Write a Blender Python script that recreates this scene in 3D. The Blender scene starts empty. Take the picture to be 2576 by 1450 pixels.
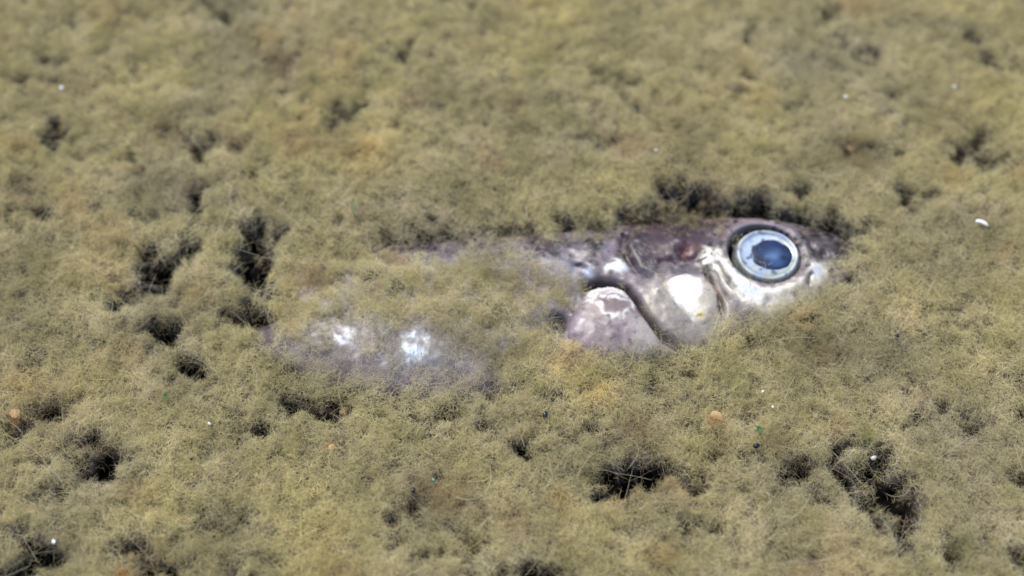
import bpy, bmesh, math, random
import numpy as np
from mathutils import Vector, Matrix

random.seed(7)
rng = np.random.default_rng(7)
S = bpy.context.scene
MM = 0.001

# ------------------------------------------------------------------ camera
PITCH = math.radians(55)
DIST = 173.0                      # mm, camera to the middle of the mat
HF = math.radians(40)
cam_d = bpy.data.cameras.new("camera")
cam = bpy.data.objects.new("camera", cam_d)
S.collection.objects.link(cam)
CAM = np.array([0.0, -DIST * math.cos(PITCH), DIST * math.sin(PITCH)])
cam.location = Vector(CAM) * MM
cam.rotation_euler = (math.pi / 2 - PITCH, 0, 0)
cam_d.sensor_width = 36
cam_d.lens = 18 / math.tan(HF / 2)
cam_d.clip_start = 0.002
cam_d.clip_end = 50
cam_d.dof.use_dof = True
cam_d.dof.focus_distance = 0.1640
cam_d.dof.aperture_fstop = 12.5
S.camera = cam

# ------------------------------------------------------------------ sky + sun
SUN_EL, SUN_AZ = math.radians(57), math.radians(-35)   # azimuth from +Y (far side), negative = left
w = bpy.data.worlds.new("World")
S.world = w
w.use_nodes = True
nt = w.node_tree
sky = nt.nodes.new("ShaderNodeTexSky")
sky.sky_type = 'NISHITA'
sky.sun_disc = False
sky.sun_elevation = SUN_EL
sky.sun_rotation = SUN_AZ
bg = nt.nodes["Background"]
bg.inputs[1].default_value = 0.15
nt.links.new(sky.outputs[0], bg.inputs[0])
sd = bpy.data.lights.new("sun", 'SUN')
sd.energy = 2.5
sd.angle = math.radians(14)
sd.color = (1.0, 0.95, 0.87)
sun = bpy.data.objects.new("sun", sd)
S.collection.objects.link(sun)
sv = Vector((math.sin(SUN_AZ) * math.cos(SUN_EL), math.cos(SUN_AZ) * math.cos(SUN_EL), math.sin(SUN_EL)))
sun.rotation_euler = sv.to_track_quat('Z', 'Y').to_euler()
sun.location = sv * 0.6
S.view_settings.view_transform = 'Standard'
S.view_settings.look = 'None'
S.view_settings.exposure = 0.66
S.view_settings.gamma = 1.0

# ------------------------------------------------------------------ picture <-> pond plane (mm)
# pixel coordinates below are those of a 2576 x 1450 view of the place
F = 1288 / math.tan(HF / 2)
RX = np.array([1.0, 0, 0])
FW = np.array([0, math.cos(PITCH), -math.sin(PITCH)])
UP = np.array([0, math.sin(PITCH), math.cos(PITCH)])


def proj(x, y, z=0.0):
    dx, dy, dz = x - CAM[0], y - CAM[1], z - CAM[2]
    d = dy * FW[1] + dz * FW[2]
    return 1288 + F * dx / d, 725 - F * (dy * UP[1] + dz * UP[2]) / d


def unproj(px, py, z=0.0):
    a, b = (np.asarray(px, float) - 1288) / F, (725 - np.asarray(py, float)) / F
    dy, dz = FW[1] + b * UP[1], FW[2] + b * UP[2]
    t = (z - CAM[2]) / dz
    return CAM[0] + t * a, CAM[1] + t * dy


def Zc(p):      # head close-up coordinates -> 2576 view
    return (1257.9 + p[0] * 0.3907, 440.25 + p[1] * 0.3907)


# ------------------------------------------------------------------ grids and noise
G = 0.25
X0, X1, Y0, Y1 = -120.0, 120.0, -85.0, 155.0
NX, NY = int((X1 - X0) / G), int((Y1 - Y0) / G)
gx = X0 + (np.arange(NX) + .5) * G
gy = Y0 + (np.arange(NY) + .5) * G
GX, GY = np.meshgrid(gx, gy)


def band(scale, seed, sharp=1.0):
    r = np.random.default_rng(seed)
    f = np.fft.rfft2(r.standard_normal((NY, NX)))
    ky = np.fft.fftfreq(NY, G)[:, None]
    kx = np.fft.rfftfreq(NX, G)[None]
    k2 = (kx * kx + ky * ky) * scale * scale
    f *= np.exp(-k2 * 2.2) * (1 - np.exp(-k2 * 9)) ** sharp
    n = np.fft.irfft2(f, s=(NY, NX))
    return n / n.std()


def blur(a, s):
    f = np.fft.rfft2(a)
    ky = np.fft.fftfreq(NY, G)[:, None]
    kx = np.fft.rfftfreq(NX, G)[None]
    return np.fft.irfft2(f * np.exp(-2 * (math.pi * s) ** 2 * (kx * kx + ky * ky)), s=(NY, NX))


def samp(a, x, y):
    fx = np.clip((x - X0) / G - .5, 0, NX - 1.001)
    fy = np.clip((y - Y0) / G - .5, 0, NY - 1.001)
    ix, iy = fx.astype(int), fy.astype(int)
    tx, ty = fx - ix, fy - iy
    return (a[iy, ix] * (1 - tx) * (1 - ty) + a[iy, ix + 1] * tx * (1 - ty)
            + a[iy + 1, ix] * (1 - tx) * ty + a[iy + 1, ix + 1] * tx * ty)


def inside(px, py, poly):
    r = np.zeros(px.shape, bool)
    n = len(poly)
    for i in range(n):
        ax, ay = poly[i]
        bx, by = poly[(i + 1) % n]
        if ay == by:
            continue
        c = ((ay > py) != (by > py)) & (px < (bx - ax) * (py - ay) / (by - ay) + ax)
        r ^= c
    return r


def dline(px, py, pts):       # distance to a polyline
    d = np.full(px.shape, 1e9)
    for (ax, ay), (bx, by) in zip(pts[:-1], pts[1:]):
        vx, vy = bx - ax, by - ay
        t = np.clip(((px - ax) * vx + (py - ay) * vy) / (vx * vx + vy * vy), 0, 1)
        d = np.minimum(d, np.hypot(px - ax - t * vx, py - ay - t * vy))
    return d


def sm(a, b, x):
    t = np.clip((x - a) / (b - a), 0, 1)
    return t * t * (3 - 2 * t)


n40, n16, n7, n3, n1 = band(40, 1), band(16, 2), band(7, 3), band(3, 4), band(1.3, 5)
PXg, PYg = proj(GX, GY, 0.0)

# ------------------------------------------------------------------ hollows in the mat, a few shaping the shade above the fish: x, y, rx, ry, depth(0..1), turn(deg)
HOLES = [
 (2190,1172,78,30,1,12),(2248,1228,52,28,1,30),(1590,1185,85,34,.72,-8),(1560,1215,40,30,.8,0),(215,1150,70,34,.72,10),(2010,1200,60,26,.7,0),(2170,1262,80,26,.55,15),
 (400,665,40,50,1,0),(455,622,50,18,.75,-30),(345,725,55,20,.7,-25),(300,700,25,14,.5,0),
 (640,600,48,32,.9,0),(635,665,40,45,.95,0),(622,775,38,52,.9,10),(560,770,25,15,.6,0),(665,840,45,22,.7,40),
 (385,825,75,20,.8,-5),(420,845,40,14,.6,0),(478,905,40,20,.85,-15),(522,960,14,30,.65,0),(560,880,22,12,.5,0),
 (790,1022,48,14,.85,0),(835,1040,35,14,.7,0),(740,1042,40,10,.6,-10),(656,1078,30,16,.45,0),
 (1720,490,55,28,.85,20),(1760,515,60,20,.6,0),(1921,530,16,26,.9,0),(1920,548,85,20,1,4),(1650,552,130,15,.85,-4),(1480,572,100,13,.75,-4),(2010,560,70,16,.9,25),(1850,520,130,15,.62,4),(2100,548,80,16,.65,18),(1600,530,90,12,.5,-5),  # mostly the shade band above the fish, cut as hollows
 (2120,605,40,38,.75,0),(2150,640,22,26,.6,0),(2060,560,60,16,.6,15),
 (1310,597,32,12,.9,0),(1090,640,40,20,.6,0),(980,600,26,12,.65,0),(1200,598,50,14,.45,0),(1130,600,30,10,.5,0),
 (1285,800,30,12,.4,20),
 (2205,1175,55,30,1,10),(2225,1215,55,24,.9,25),(2130,1150,45,14,.8,20),(2246,1148,20,22,.8,0),(2150,1100,50,14,.75,-8),(2285,1262,40,28,.7,20),(2232,1306,45,24,.8,25),(2262,1362,34,30,.65,0),(2012,1205,45,24,.6,0),(1957,1222,25,18,.5,0),(2025,1152,25,14,.6,0),(2180,1290,40,18,.4,15),
 (1757,1196,38,18,.85,0),(1600,1170,65,26,.6,-10),(1544,1235,22,28,.75,10),(1640,1215,50,16,.5,0),(1743,1312,22,26,.65,10),(1852,1243,20,20,.6,0),(1825,1140,16,10,.5,0),
 (245,1152,46,28,.85,10),(300,1168,14,22,.75,0),(190,1200,24,30,.65,10),(115,1238,26,20,.5,0),(84,1149,13,9,.7,0),(200,1105,36,14,.55,10),(125,1022,38,22,.8,-25),(30,1065,48,22,.8,0),(95,1048,30,12,.5,-20),(244,1080,18,16,.5,0),
 (105,1390,38,28,.9,-20),(35,1428,60,30,.85,0),(70,1330,18,14,.4,0),(217,1331,20,12,.5,0),
 (349,1395,38,26,.6,20),(390,1435,50,22,.7,0),(559,1320,40,16,.5,-20),(538,1345,16,10,.5,0),(629,1425,20,22,.45,0),
 (1370,1435,55,16,.75,0),(1235,1442,60,14,.65,0),(1090,1376,24,14,.7,0),(1146,1372,16,14,.7,0),(1190,1365,20,20,.55,0),(996,1362,34,14,.55,0),(1000,1322,26,26,.5,0),(1213,1271,24,16,.55,10),(1063,1254,34,14,.45,0),
 (1225,975,28,12,.7,20),(1232,1000,12,10,.7,0),(1000,1010,18,24,.4,0),(996,995,30,18,.45,0),(1125,1041,26,10,.5,0),(1230,1090,12,20,.6,0),(1293,1118,18,22,.6,0),(1454,1100,20,14,.65,20),(1500,1068,50,12,.4,15),
 (559,39,38,18,.7,-10),(332,60,22,14,.4,0),(234,141,22,16,.45,0),(351,160,16,10,.5,0),(367,203,13,9,.75,0),(246,203,14,20,.5,0),(90,203,34,16,.6,-25),(129,152,20,12,.5,0),(50,205,26,12,.4,0),(711,158,34,16,.5,0),(734,207,24,14,.65,0),(1150,18,34,10,.5,0),
 (125,344,24,24,.8,0),(187,375,28,14,.85,0),(150,310,16,14,.5,0),(289,350,24,14,.4,0),(320,383,18,16,.55,0),(355,418,18,12,.75,0),(426,330,26,22,.5,0),(570,359,34,14,.5,8),(500,385,26,20,.5,0),(500,504,18,12,.6,0),(242,484,10,7,.6,0),(39,469,36,22,.5,0),(78,523,32,20,.6,0),(20,540,30,20,.5,0),(859,297,38,14,.5,0),(988,312,22,10,.5,-20),(628,480,14,14,.45,0),(1015,125,20,14,.65,0),(1060,165,36,12,.4,0),
 (1894,66,16,12,.65,0),(2093,31,14,30,.6,-15),(2171,113,20,16,.75,0),(2190,145,24,14,.65,0),(2437,78,32,18,.65,0),(2480,140,50,16,.55,15),(2550,130,26,26,.65,0),(1859,215,14,9,.8,0),(1578,226,16,14,.65,0),(1540,215,60,16,.5,20),(1593,258,26,10,.55,10),(1629,281,24,12,.5,0),
 (2453,332,20,16,.85,0),(2440,365,34,16,.75,0),(2507,379,18,14,.6,0),(2490,410,40,16,.5,0),(2156,375,60,16,.45,5),(2046,359,24,12,.5,0),(2234,363,24,10,.4,0),(2312,486,30,16,.75,15),(2290,470,18,12,.5,0),(2000,484,22,14,.45,0),(2214,246,16,10,.5,0),(2225,282,14,10,.5,0),(1490,350,40,20,.35,0),(1700,410,30,12,.3,0),
 (2173,981,26,14,.5,0),(1885,1013,20,12,.65,0),(2313,1023,34,14,.5,0),(2425,1040,18,12,.55,0),(2442,1076,28,12,.5,20),(2407,1390,30,24,.45,30),(2561,1400,22,30,.6,0),(2570,1201,16,16,.8,0),(2420,800,34,14,.45,0),(1930,860,30,20,.4,0),(1720,940,12,22,.35,0),(890,660,20,30,.2,0),
 (830,735,34,14,.35,0),(860,820,60,12,.5,0),(1050,825,40,10,.45,0),(700,740,16,12,.35,0),(1180,760,22,14,.3,0),(1560,930,26,26,.35,0),(1640,900,26,20,.35,20),
]
wob = band(5, 21) * 11
wob2 = band(5, 22) * 9
wob3, wob4 = band(2, 23) * 7, band(2, 24) * 7
HOLE = np.zeros_like(GX)
for (hx, hy, rx, ry, s, rot) in HOLES:
    if hy < 450:
        s = s * .88
    c, sn = math.cos(math.radians(rot)), math.sin(math.radians(rot))
    m = (abs(PXg - hx) < 4 * max(rx, ry)) & (abs(PYg - hy) < 4 * max(rx, ry))
    dx = PXg[m] + wob[m] + 1.8 * wob3[m] - hx
    dy = PYg[m] + wob2[m] + 1.5 * wob4[m] - hy
    u, v = dx * c + dy * sn, -dx * sn + dy * c
    q = (u / rx) ** 2 + (v / ry) ** 2
    HOLE[m] = np.maximum(HOLE[m], s ** .8 * np.exp(-0.42 * q ** 1.4))
# beyond what the photo shows the mat goes on with hollows of the same kind
off = sm(0, 120, np.maximum(np.maximum(-PXg, PXg - 2576), np.maximum(-PYg, PYg - 1450)))
HOLE = np.maximum(HOLE, off * sm(1.1, 2.4, 0.7 * n16 + 0.7 * n7))
HOLE = np.clip(HOLE, 0, 1)
# the edges are ragged and weak hollows break up into flecks
nr1, nr2 = band(2.2, 61, .7), band(.9, 62, .6)
FB = .45 * n16 + .45 * n7 + .5 * n3 + .5 * nr1 + .5 * nr2 + .3 * band(11, 63)
FB /= FB.std()
SPARSE = np.clip(1.25 * HOLE + .55 * sm(.1, 2.2, FB), 0, 1)
HOLE = sm(.40, .82, HOLE + .12 * nr1 + .15 * nr2 + .09 * FB) * sm(-.1, .3, HOLE + .1)

# ------------------------------------------------------------------ fish body outline (picture points laid down on the pond floor)
dors = [(150,760),(300,735),(500,700),(700,665),(900,632),(1100,612),(1340,593),(1500,577),(1700,562),(1850,553),(1950,560),(2040,575),(2110,598),(2150,630),(2168,655)]
vent = [(150,785),(300,800),(500,835),(650,865),(760,945),(900,985),(1100,1010),(1300,1000),(1450,965),(1600,925),(1750,890),(1900,835),(2030,775),(2120,715),(2168,662)]
FZ = -3.4
dX, dY = unproj([p[0] for p in dors], [p[1] for p in dors], FZ)
vX, vY = unproj([p[0] for p in vent], [p[1] for p in vent], FZ)
XN = float(dX[-1])
XT = float(dX[0])


def smooth_interp(x, xs, ys):
    o = np.argsort(xs)
    xs, ys = np.asarray(xs)[o], np.asarray(ys)[o]
    m = np.gradient(ys, xs)
    i = np.clip(np.searchsorted(xs, x) - 1, 0, len(xs) - 2)
    h = xs[i + 1] - xs[i]
    t = np.clip((x - xs[i]) / h, 0, 1)
    return ((1 + 2 * t) * (1 - t) ** 2 * ys[i] + t * (1 - t) ** 2 * h * m[i]
            + t * t * (3 - 2 * t) * ys[i + 1] + t * t * (t - 1) * h * m[i + 1])


def Ytop(x):
    return smooth_interp(x, dX, dY)


def Ybot(x):
    return smooth_interp(x, vX, vY)


def thick(x):
    return smooth_interp(x, np.array([XT, XT + 15, -50, -20, 10, 25, 35, XN - 6, XN - 2, XN]), np.array([.6, 2.2, 4.6, 5.6, 5.4, 5.0, 4.4, 2.6, 1.6, .35]))


def fish_base_z(x, y):        # undisplaced upper surface
    yt, yb = Ytop(x), Ybot(x)
    v = np.clip((y - (yt + yb) / 2) / np.maximum((yt - yb) / 2, .05), -1, 1)
    return -3.4 - 6.5 * sm(-26, -37, x) + np.sqrt(np.clip(1 - abs(v) ** 2.8, 0, 1)) * thick(x) * .5


# ------------------------------------------------------------------ what of the fish the algae leave bare
EXPO = [(200, 500), (250, 440), (420, 405), (640, 392), (800, 372), (950, 345), (1130, 318), (1400, 318), (1550, 292), (1700, 285), (1850, 305), (1960, 345), (2080, 375), (2210, 420), (2240, 500), (2190, 560), (2130, 638), (2080, 720), (2000, 770), (1900, 805), (1800, 845), (1710, 885), (1620, 915), (1530, 885), (1450, 930), (1400, 1002), (1340, 1052), (1270, 1102), (1190, 1142), (1080, 1117), (1000, 1123), (850, 1153), (700, 1158), (520, 1118), (430, 1058), (440, 930), (500, 850), (540, 740), (500, 690), (420, 655), (400, 600), (330, 570), (240, 545)]
EXPO = [Zc(p) for p in EXPO]
BEL = [(640,800),(660,840),(740,855),(815,858),(828,818),(900,825),(925,870),(985,875),(1010,835),(1070,830),(1095,862),(1190,885),(1235,915),(1215,960),(1150,985),(1040,990),(930,975),(820,948),(720,915),(655,875)]
GLINT1 = [(832,850),(840,825),(868,818),(893,835),(890,862),(860,872)]
GLINT2 = [(1010,875),(1018,840),(1050,830),(1078,850),(1086,885),(1050,903),(1015,895)]
PXf, PYf = proj(GX, GY, -1.0)
GAP = [(1350,768),(1395,775),(1425,790),(1442,822),(1415,850),(1385,835),(1362,800)]
E = (inside(PXf + wob3 * .5, PYf + wob4 * .5, EXPO) | inside(PXf + wob3 * .6, PYf + wob4 * .6, GAP)).astype(float)
Bm = inside(PXf + wob3, PYf + wob4, BEL).astype(float)
Gm = (inside(PXf + wob3 * .4, PYf + wob4 * .4, GLINT1) | inside(PXf + wob3 * .4, PYf + wob4 * .4, GLINT2)).astype(float)
BARE = np.clip(blur(E, 1.0), 0, 1)                   # fully bare
VEIL = [(950,585),(1100,592),(1345,575),(1350,625),(1250,655),(1100,660),(1000,632)]
VEIL3 = [(1270,640),(1345,615),(1430,650),(1430,700),(1330,690)]
Vm = (inside(PXf + wob3, PYf + wob4, VEIL) | inside(PXf + wob3, PYf + wob4, VEIL3)).astype(float)
BELLY = np.clip(blur(np.maximum(.72 * Bm, .72 * Vm), 1.5), 0, 1)                # thinly veiled
GLI = np.clip(blur(Gm, .4), 0, 1)
NEAR = np.clip(blur(np.maximum(np.maximum(E, Bm), Vm), 2.2) * 2.2, 0, 1)

# ------------------------------------------------------------------ mat height
yt, yb = Ytop(GX), Ybot(GX)
infish = (GX > XT) & (GX < XN) & (GY < yt) & (GY > yb)
fz = np.where(infish, fish_base_z(GX, GY), -14.0)
H = .35 * n40 + .2 * n16 + .1 * n7 + .07 * n3 + .06 * n1 + .06 * nr2
H *= (1 - .6 * NEAR)
H = H - 1.3 * HOLE - 1.9 * HOLE ** 3 - .6 * SPARSE
H = np.where(infish, np.maximum(H, fz + 1.1 + .4 * n3), H)   # it drapes over the fish
H = blur(H, .3)
FCOV = np.clip(np.maximum(BARE, BELLY), 0, 1)
basecut = np.clip(blur((np.maximum(np.maximum(E, Bm), Vm) > .5).astype(float), 1.6) * 3.2, 0, 1)

# ------------------------------------------------------------------ helpers
def link(o, parent=None):
    S.collection.objects.link(o)
    if parent:
        o.parent = parent
    return o


def tag(o, label=None, cat=None, group=None, kind=None):
    for k, v in (('label', label), ('category', cat), ('group', group), ('kind', kind)):
        if v:
            o[k] = v
    return o


def mesh_np(name, V, Fq, mat, parent=None, smooth=True, cols=None, extra=None):
    V = np.asarray(V, float) * MM
    me = bpy.data.meshes.new(name)
    Fq = np.asarray(Fq, np.int32)
    k = Fq.shape[1]
    me.vertices.add(len(V))
    me.vertices.foreach_set("co", V.astype(np.float32).ravel())
    me.loops.add(Fq.size)
    me.loops.foreach_set("vertex_index", Fq.ravel())
    me.polygons.add(len(Fq))
    me.polygons.foreach_set("loop_start", np.arange(0, Fq.size, k, dtype=np.int32))
    me.update(calc_edges=True)
    if smooth:
        me.polygons.foreach_set("use_smooth", np.ones(len(Fq), bool))
    if cols is not None:
        a = me.attributes.new("col", 'FLOAT_COLOR', 'POINT')
        c = np.ones((len(V), 4), np.float32)
        c[:, :3] = cols
        a.data.foreach_set("color", c.ravel())
    for nme, arr in (extra or {}).items():
        a = me.attributes.new(nme, 'FLOAT', 'POINT')
        a.data.foreach_set("value", arr.astype(np.float32).ravel())
    me.materials.append(mat)
    me.validate()
    return link(bpy.data.objects.new(name, me), parent)


def grid_faces(nu, nv, wrap=False):
    i = np.arange(nu - 1)[:, None]
    j = np.arange(nv if wrap else nv - 1)[None]
    j2 = (j + 1) % nv
    return np.stack([i * nv + j, (i + 1) * nv + j, (i + 1) * nv + j2, i * nv + j2], -1).reshape(-1, 4)


def lin(r, g, b):
    f = lambda c: (c / 255 / 12.92) if c <= 10 else ((c / 255 + .055) / 1.055) ** 2.4
    return np.array([f(r), f(g), f(b)])


def new_mat(name):
    m = bpy.data.materials.new(name)
    m.use_nodes = True
    return m, m.node_tree, m.node_tree.nodes["Principled BSDF"]


def N(t, kind, **kw):
    n = t.nodes.new(kind)
    for k, v in kw.items():
        setattr(n, k, v)
    return n


# ------------------------------------------------------------------ materials
def mat_mud():
    m, t, p = new_mat("mud")
    tc = N(t, "ShaderNodeTexCoord")
    n = N(t, "ShaderNodeTexNoise")
    n.inputs["Scale"].default_value = 300
    n.inputs["Detail"].default_value = 6
    r = N(t, "ShaderNodeValToRGB")
    r.color_ramp.elements[0].color = (.004, .004, .005, 1)
    r.color_ramp.elements[1].color = (.02, .017, .016, 1)
    t.links.new(tc.outputs["Object"], n.inputs["Vector"])
    t.links.new(n.outputs[0], r.inputs[0])
    t.links.new(r.outputs[0], p.inputs["Base Color"])
    p.inputs["Roughness"].default_value = .9
    p.inputs["Specular IOR Level"].default_value = .1
    return m


def mat_felt():          # the matted mass under the loose threads
    m, t, p = new_mat("algae_felt")
    tc = N(t, "ShaderNodeTexCoord")
    n = N(t, "ShaderNodeTexNoise")
    n.inputs["Scale"].default_value = 900
    n.inputs["Detail"].default_value = 8
    n.inputs["Roughness"].default_value = .7
    r = N(t, "ShaderNodeValToRGB")
    r.color_ramp.elements[0].position = .35
    r.color_ramp.elements[1].position = .7
    r.color_ramp.elements[0].color = (.012, .010, .008, 1)
    r.color_ramp.elements[1].color = (.15, .13, .11, 1)  # greyed to put the water's haze into the gaps between threads
    a = N(t, "ShaderNodeAttribute", attribute_name="col")
    mx = N(t, "ShaderNodeMix", data_type='RGBA', blend_type='MULTIPLY')
    mx.inputs[0].default_value = 1
    t.links.new(tc.outputs["Object"], n.inputs["Vector"])
    t.links.new(n.outputs[0], r.inputs[0])
    t.links.new(r.outputs[0], mx.inputs[6])
    t.links.new(a.outputs["Color"], mx.inputs[7])
    t.links.new(mx.outputs[2], p.inputs["Base Color"])
    p.inputs["Roughness"].default_value = 1
    p.inputs["Specular IOR Level"].default_value = .05
    return m


def mat_thread():
    m = bpy.data.materials.new("algae_thread")
    m.use_nodes = True
    t = m.node_tree
    t.nodes.remove(t.nodes["Principled BSDF"])
    out = t.nodes["Material Output"]
    a = N(t, "ShaderNodeAttribute", attribute_name="col")
    d = N(t, "ShaderNodeBsdfDiffuse")
    tr = N(t, "ShaderNodeBsdfTranslucent")
    mx = N(t, "ShaderNodeMixShader")
    mx.inputs[0].default_value = .45
    t.links.new(a.outputs["Color"], d.inputs[0])
    t.links.new(a.outputs["Color"], tr.inputs[0])
    t.links.new(d.outputs[0], mx.inputs[1])
    t.links.new(tr.outputs[0], mx.inputs[2])
    t.links.new(mx.outputs[0], out.inputs[0])
    return m


def mat_skin(name, rough=.55, bump=.25, speck=.6, scale=2500):
    m, t, p = new_mat(name)
    tc = N(t, "ShaderNodeTexCoord")
    a = N(t, "ShaderNodeAttribute", attribute_name="col")
    sil = N(t, "ShaderNodeAttribute", attribute_name="silver")
    n = N(t, "ShaderNodeTexNoise")
    n.inputs["Scale"].default_value = scale
    n.inputs["Detail"].default_value = 5
    n.inputs["Roughness"].default_value = .65
    r = N(t, "ShaderNodeMapRange")
    r.inputs["From Min"].default_value = .3
    r.inputs["From Max"].default_value = .7
    r.inputs["To Min"].default_value = 1 - speck
    r.inputs["To Max"].default_value = 1 + speck * .5
    mx = N(t, "ShaderNodeVectorMath", operation='SCALE')
    t.links.new(tc.outputs["Object"], n.inputs["Vector"])
    t.links.new(n.outputs[0], r.inputs[0])
    t.links.new(a.outputs["Color"], mx.inputs[0])
    t.links.new(r.outputs[0], mx.inputs["Scale"])
    t.links.new(mx.outputs[0], p.inputs["Base Color"])
    ms = N(t, "ShaderNodeMath", operation='MULTIPLY')
    ms.inputs[1].default_value = .25
    t.links.new(sil.outputs["Fac"], ms.inputs[0])
    t.links.new(ms.outputs[0], p.inputs["Metallic"])
    b = N(t, "ShaderNodeBump")
    b.inputs["Strength"].default_value = bump
    b.inputs["Distance"].default_value = .0003
    t.links.new(n.outputs[0], b.inputs["Height"])
    t.links.new(b.outputs[0], p.inputs["Normal"])
    p.inputs["Roughness"].default_value = rough
    p.inputs["Subsurface Weight"].default_value = .15
    p.inputs["Subsurface Radius"].default_value = (.001, .0006, .0005)
    p.inputs["Subsurface Scale"].default_value = 1
    return m


def mat_plain(name, col, rough=.5, spec=.5):
    m, t, p = new_mat(name)
    tc = N(t, "ShaderNodeTexCoord")
    n = N(t, "ShaderNodeTexNoise")
    n.inputs["Scale"].default_value = 1800
    mx = N(t, "ShaderNodeVectorMath", operation='SCALE')
    mx.inputs[0].default_value = col
    r = N(t, "ShaderNodeMapRange")
    r.inputs["To Min"].default_value = .7
    r.inputs["To Max"].default_value = 1.2
    t.links.new(tc.outputs["Object"], n.inputs["Vector"])
    t.links.new(n.outputs[0], r.inputs[0])
    t.links.new(r.outputs[0], mx.inputs["Scale"])
    t.links.new(mx.outputs[0], p.inputs["Base Color"])
    p.inputs["Roughness"].default_value = rough
    p.inputs["Specular IOR Level"].default_value = spec
    return m


M_mud, M_felt, M_thread = mat_mud(), mat_felt(), mat_thread()

# ------------------------------------------------------------------ setting: muddy bed
nb = 81
bx = np.sign(np.linspace(-1, 1, nb)) * np.abs(np.linspace(-1, 1, nb)) ** 3 * 12000
BX, BY = np.meshgrid(bx, bx, indexing='ij')
BZ = -15 - 1.5 * np.abs(np.sin(BX * .05) * np.cos(BY * .043)) - .0 * BX
bed = mesh_np("pond_bed", np.stack([BX, BY, BZ], -1).reshape(-1, 3), grid_faces(nb, nb)[:, ::-1], M_mud)
tag(bed, "black mud of the pond bed showing through hollows in the algae", kind="structure")

# ------------------------------------------------------------------ algae mat: felt
st = 2
fx, fy = GX[::st, ::st], GY[::st, ::st]
thin = np.clip(HOLE, 0, 1)
fzz = (H - 1.5)
fzz = np.where(FCOV > 1e9, fzz, fzz)
low = np.minimum(fzz, -12.0)
cut = basecut
fzz = fzz * (1 - cut) + low * cut
fzz = fzz[::st, ::st]
tint = np.clip(1 - .9 * sm(.12, .6, HOLE), 0, 1)[::st, ::st]  # darkens the felt in hollows, colour adding to their shade
ny, nx = fx.shape
V = np.stack([fx, fy, fzz], -1).reshape(-1, 3)
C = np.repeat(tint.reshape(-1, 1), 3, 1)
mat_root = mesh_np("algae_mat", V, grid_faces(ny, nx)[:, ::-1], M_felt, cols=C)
tag(mat_root, "fluffy olive-yellow carpet of thread algae covering the bed and most of the fish", kind="stuff")

# ------------------------------------------------------------------ algae threads
def tufts(n):
    x = rng.uniform(X0 + 2, X1 - 2, n)
    y = rng.uniform(Y0 + 2, Y1 - 2, n)
    px, py = proj(x, y, 0)
    seen = (px > -160) & (px < 2736) & (py > -140) & (py < 1570)
    d = np.where(seen, 1.0, .35)
    h = samp(HOLE, x, y)
    d *= (1 - .97 * sm(.08, .6, h)) * (1 - .62 * samp(SPARSE, x, y))
    cl = samp(n1, x, y)
    d *= np.clip(.74 + .19 * cl + .27 * samp(nr2, x, y), .1, 1)
    d *= .12 + .88 * sm(-1.75, -.75, samp(nr2, x, y) + .55 * cl)      # small pores
    bare = samp(BARE, x, y)
    bel = samp(BELLY, x, y)
    gl = samp(GLI, x, y)
    d *= np.maximum((1 - bare) ** 1.8, .012 + .05 * sm(.3, 1.6, samp(n3, x, y)))
    d *= 1 - .93 * bel
    d *= (1 - .95 * gl)
    k = rng.random(n) < d
    return x[k], y[k], h[k], bel[k], bare[k]


cA = lin(229, 216, 164)     # yellow olive
cB = lin(189, 181, 126)     # deeper olive
cC = lin(206, 195, 168)     # greyish, the water's milky veil put into the threads
cD = lin(226, 196, 134)      # ochre
cE = lin(172, 142, 104)      # brown
cF = lin(150, 160, 80)      # green
p20, p9, p4, q12, q5 = band(20, 31), band(9, 32), band(4, 33), band(12, 34), band(5, 35)
SPOT = [(1290,1120,26,'b'),(1150,1272,50,'b'),(1050,1250,40,'b'),(1640,1200,70,'b'),(1600,1080,60,'b'),(240,1115,50,'b'),(110,1030,60,'b'),(1960,1110,40,'b'),(2290,1265,60,'b'),(50,470,50,'b'),(420,335,60,'b'),(1450,820,30,'b'),(2080,870,50,'b'),(700,160,60,'b'),(2160,370,60,'b'),(350,1380,60,'b'),(1750,520,120,'b'),
        (1800,1048,16,'o'),(1805,690,40,'h'),(925,390,60,'h'),(660,90,30,'h'),(1430,890,50,'h'),(320,870,40,'h'),(60,950,50,'h'),(2140,375,10,'o'),(490,735,30,'h'),(830,1125,9,'o'),
        (1640,1140,10,'h'),(35,1045,14,'o'),(865,1020,10,'o'),(305,1440,14,'o'),(1130,1235,40,'h'),(1560,1250,40,'h'),(1210,380,14,'h'),(1660,1400,40,'h'),(1410,1250,30,'h'),(1500,990,50,'h'),
        (2415,1375,34,'g'),(645,260,12,'g'),(800,215,14,'g'),(2190,1085,20,'g'),(415,995,8,'g'),(2020,790,30,'h'),(2050,860,40,'g2'),(1860,950,40,'g2'),(2150,290,20,'g2'),(2400,440,30,'h'),(560,770,8,'g')]


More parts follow.
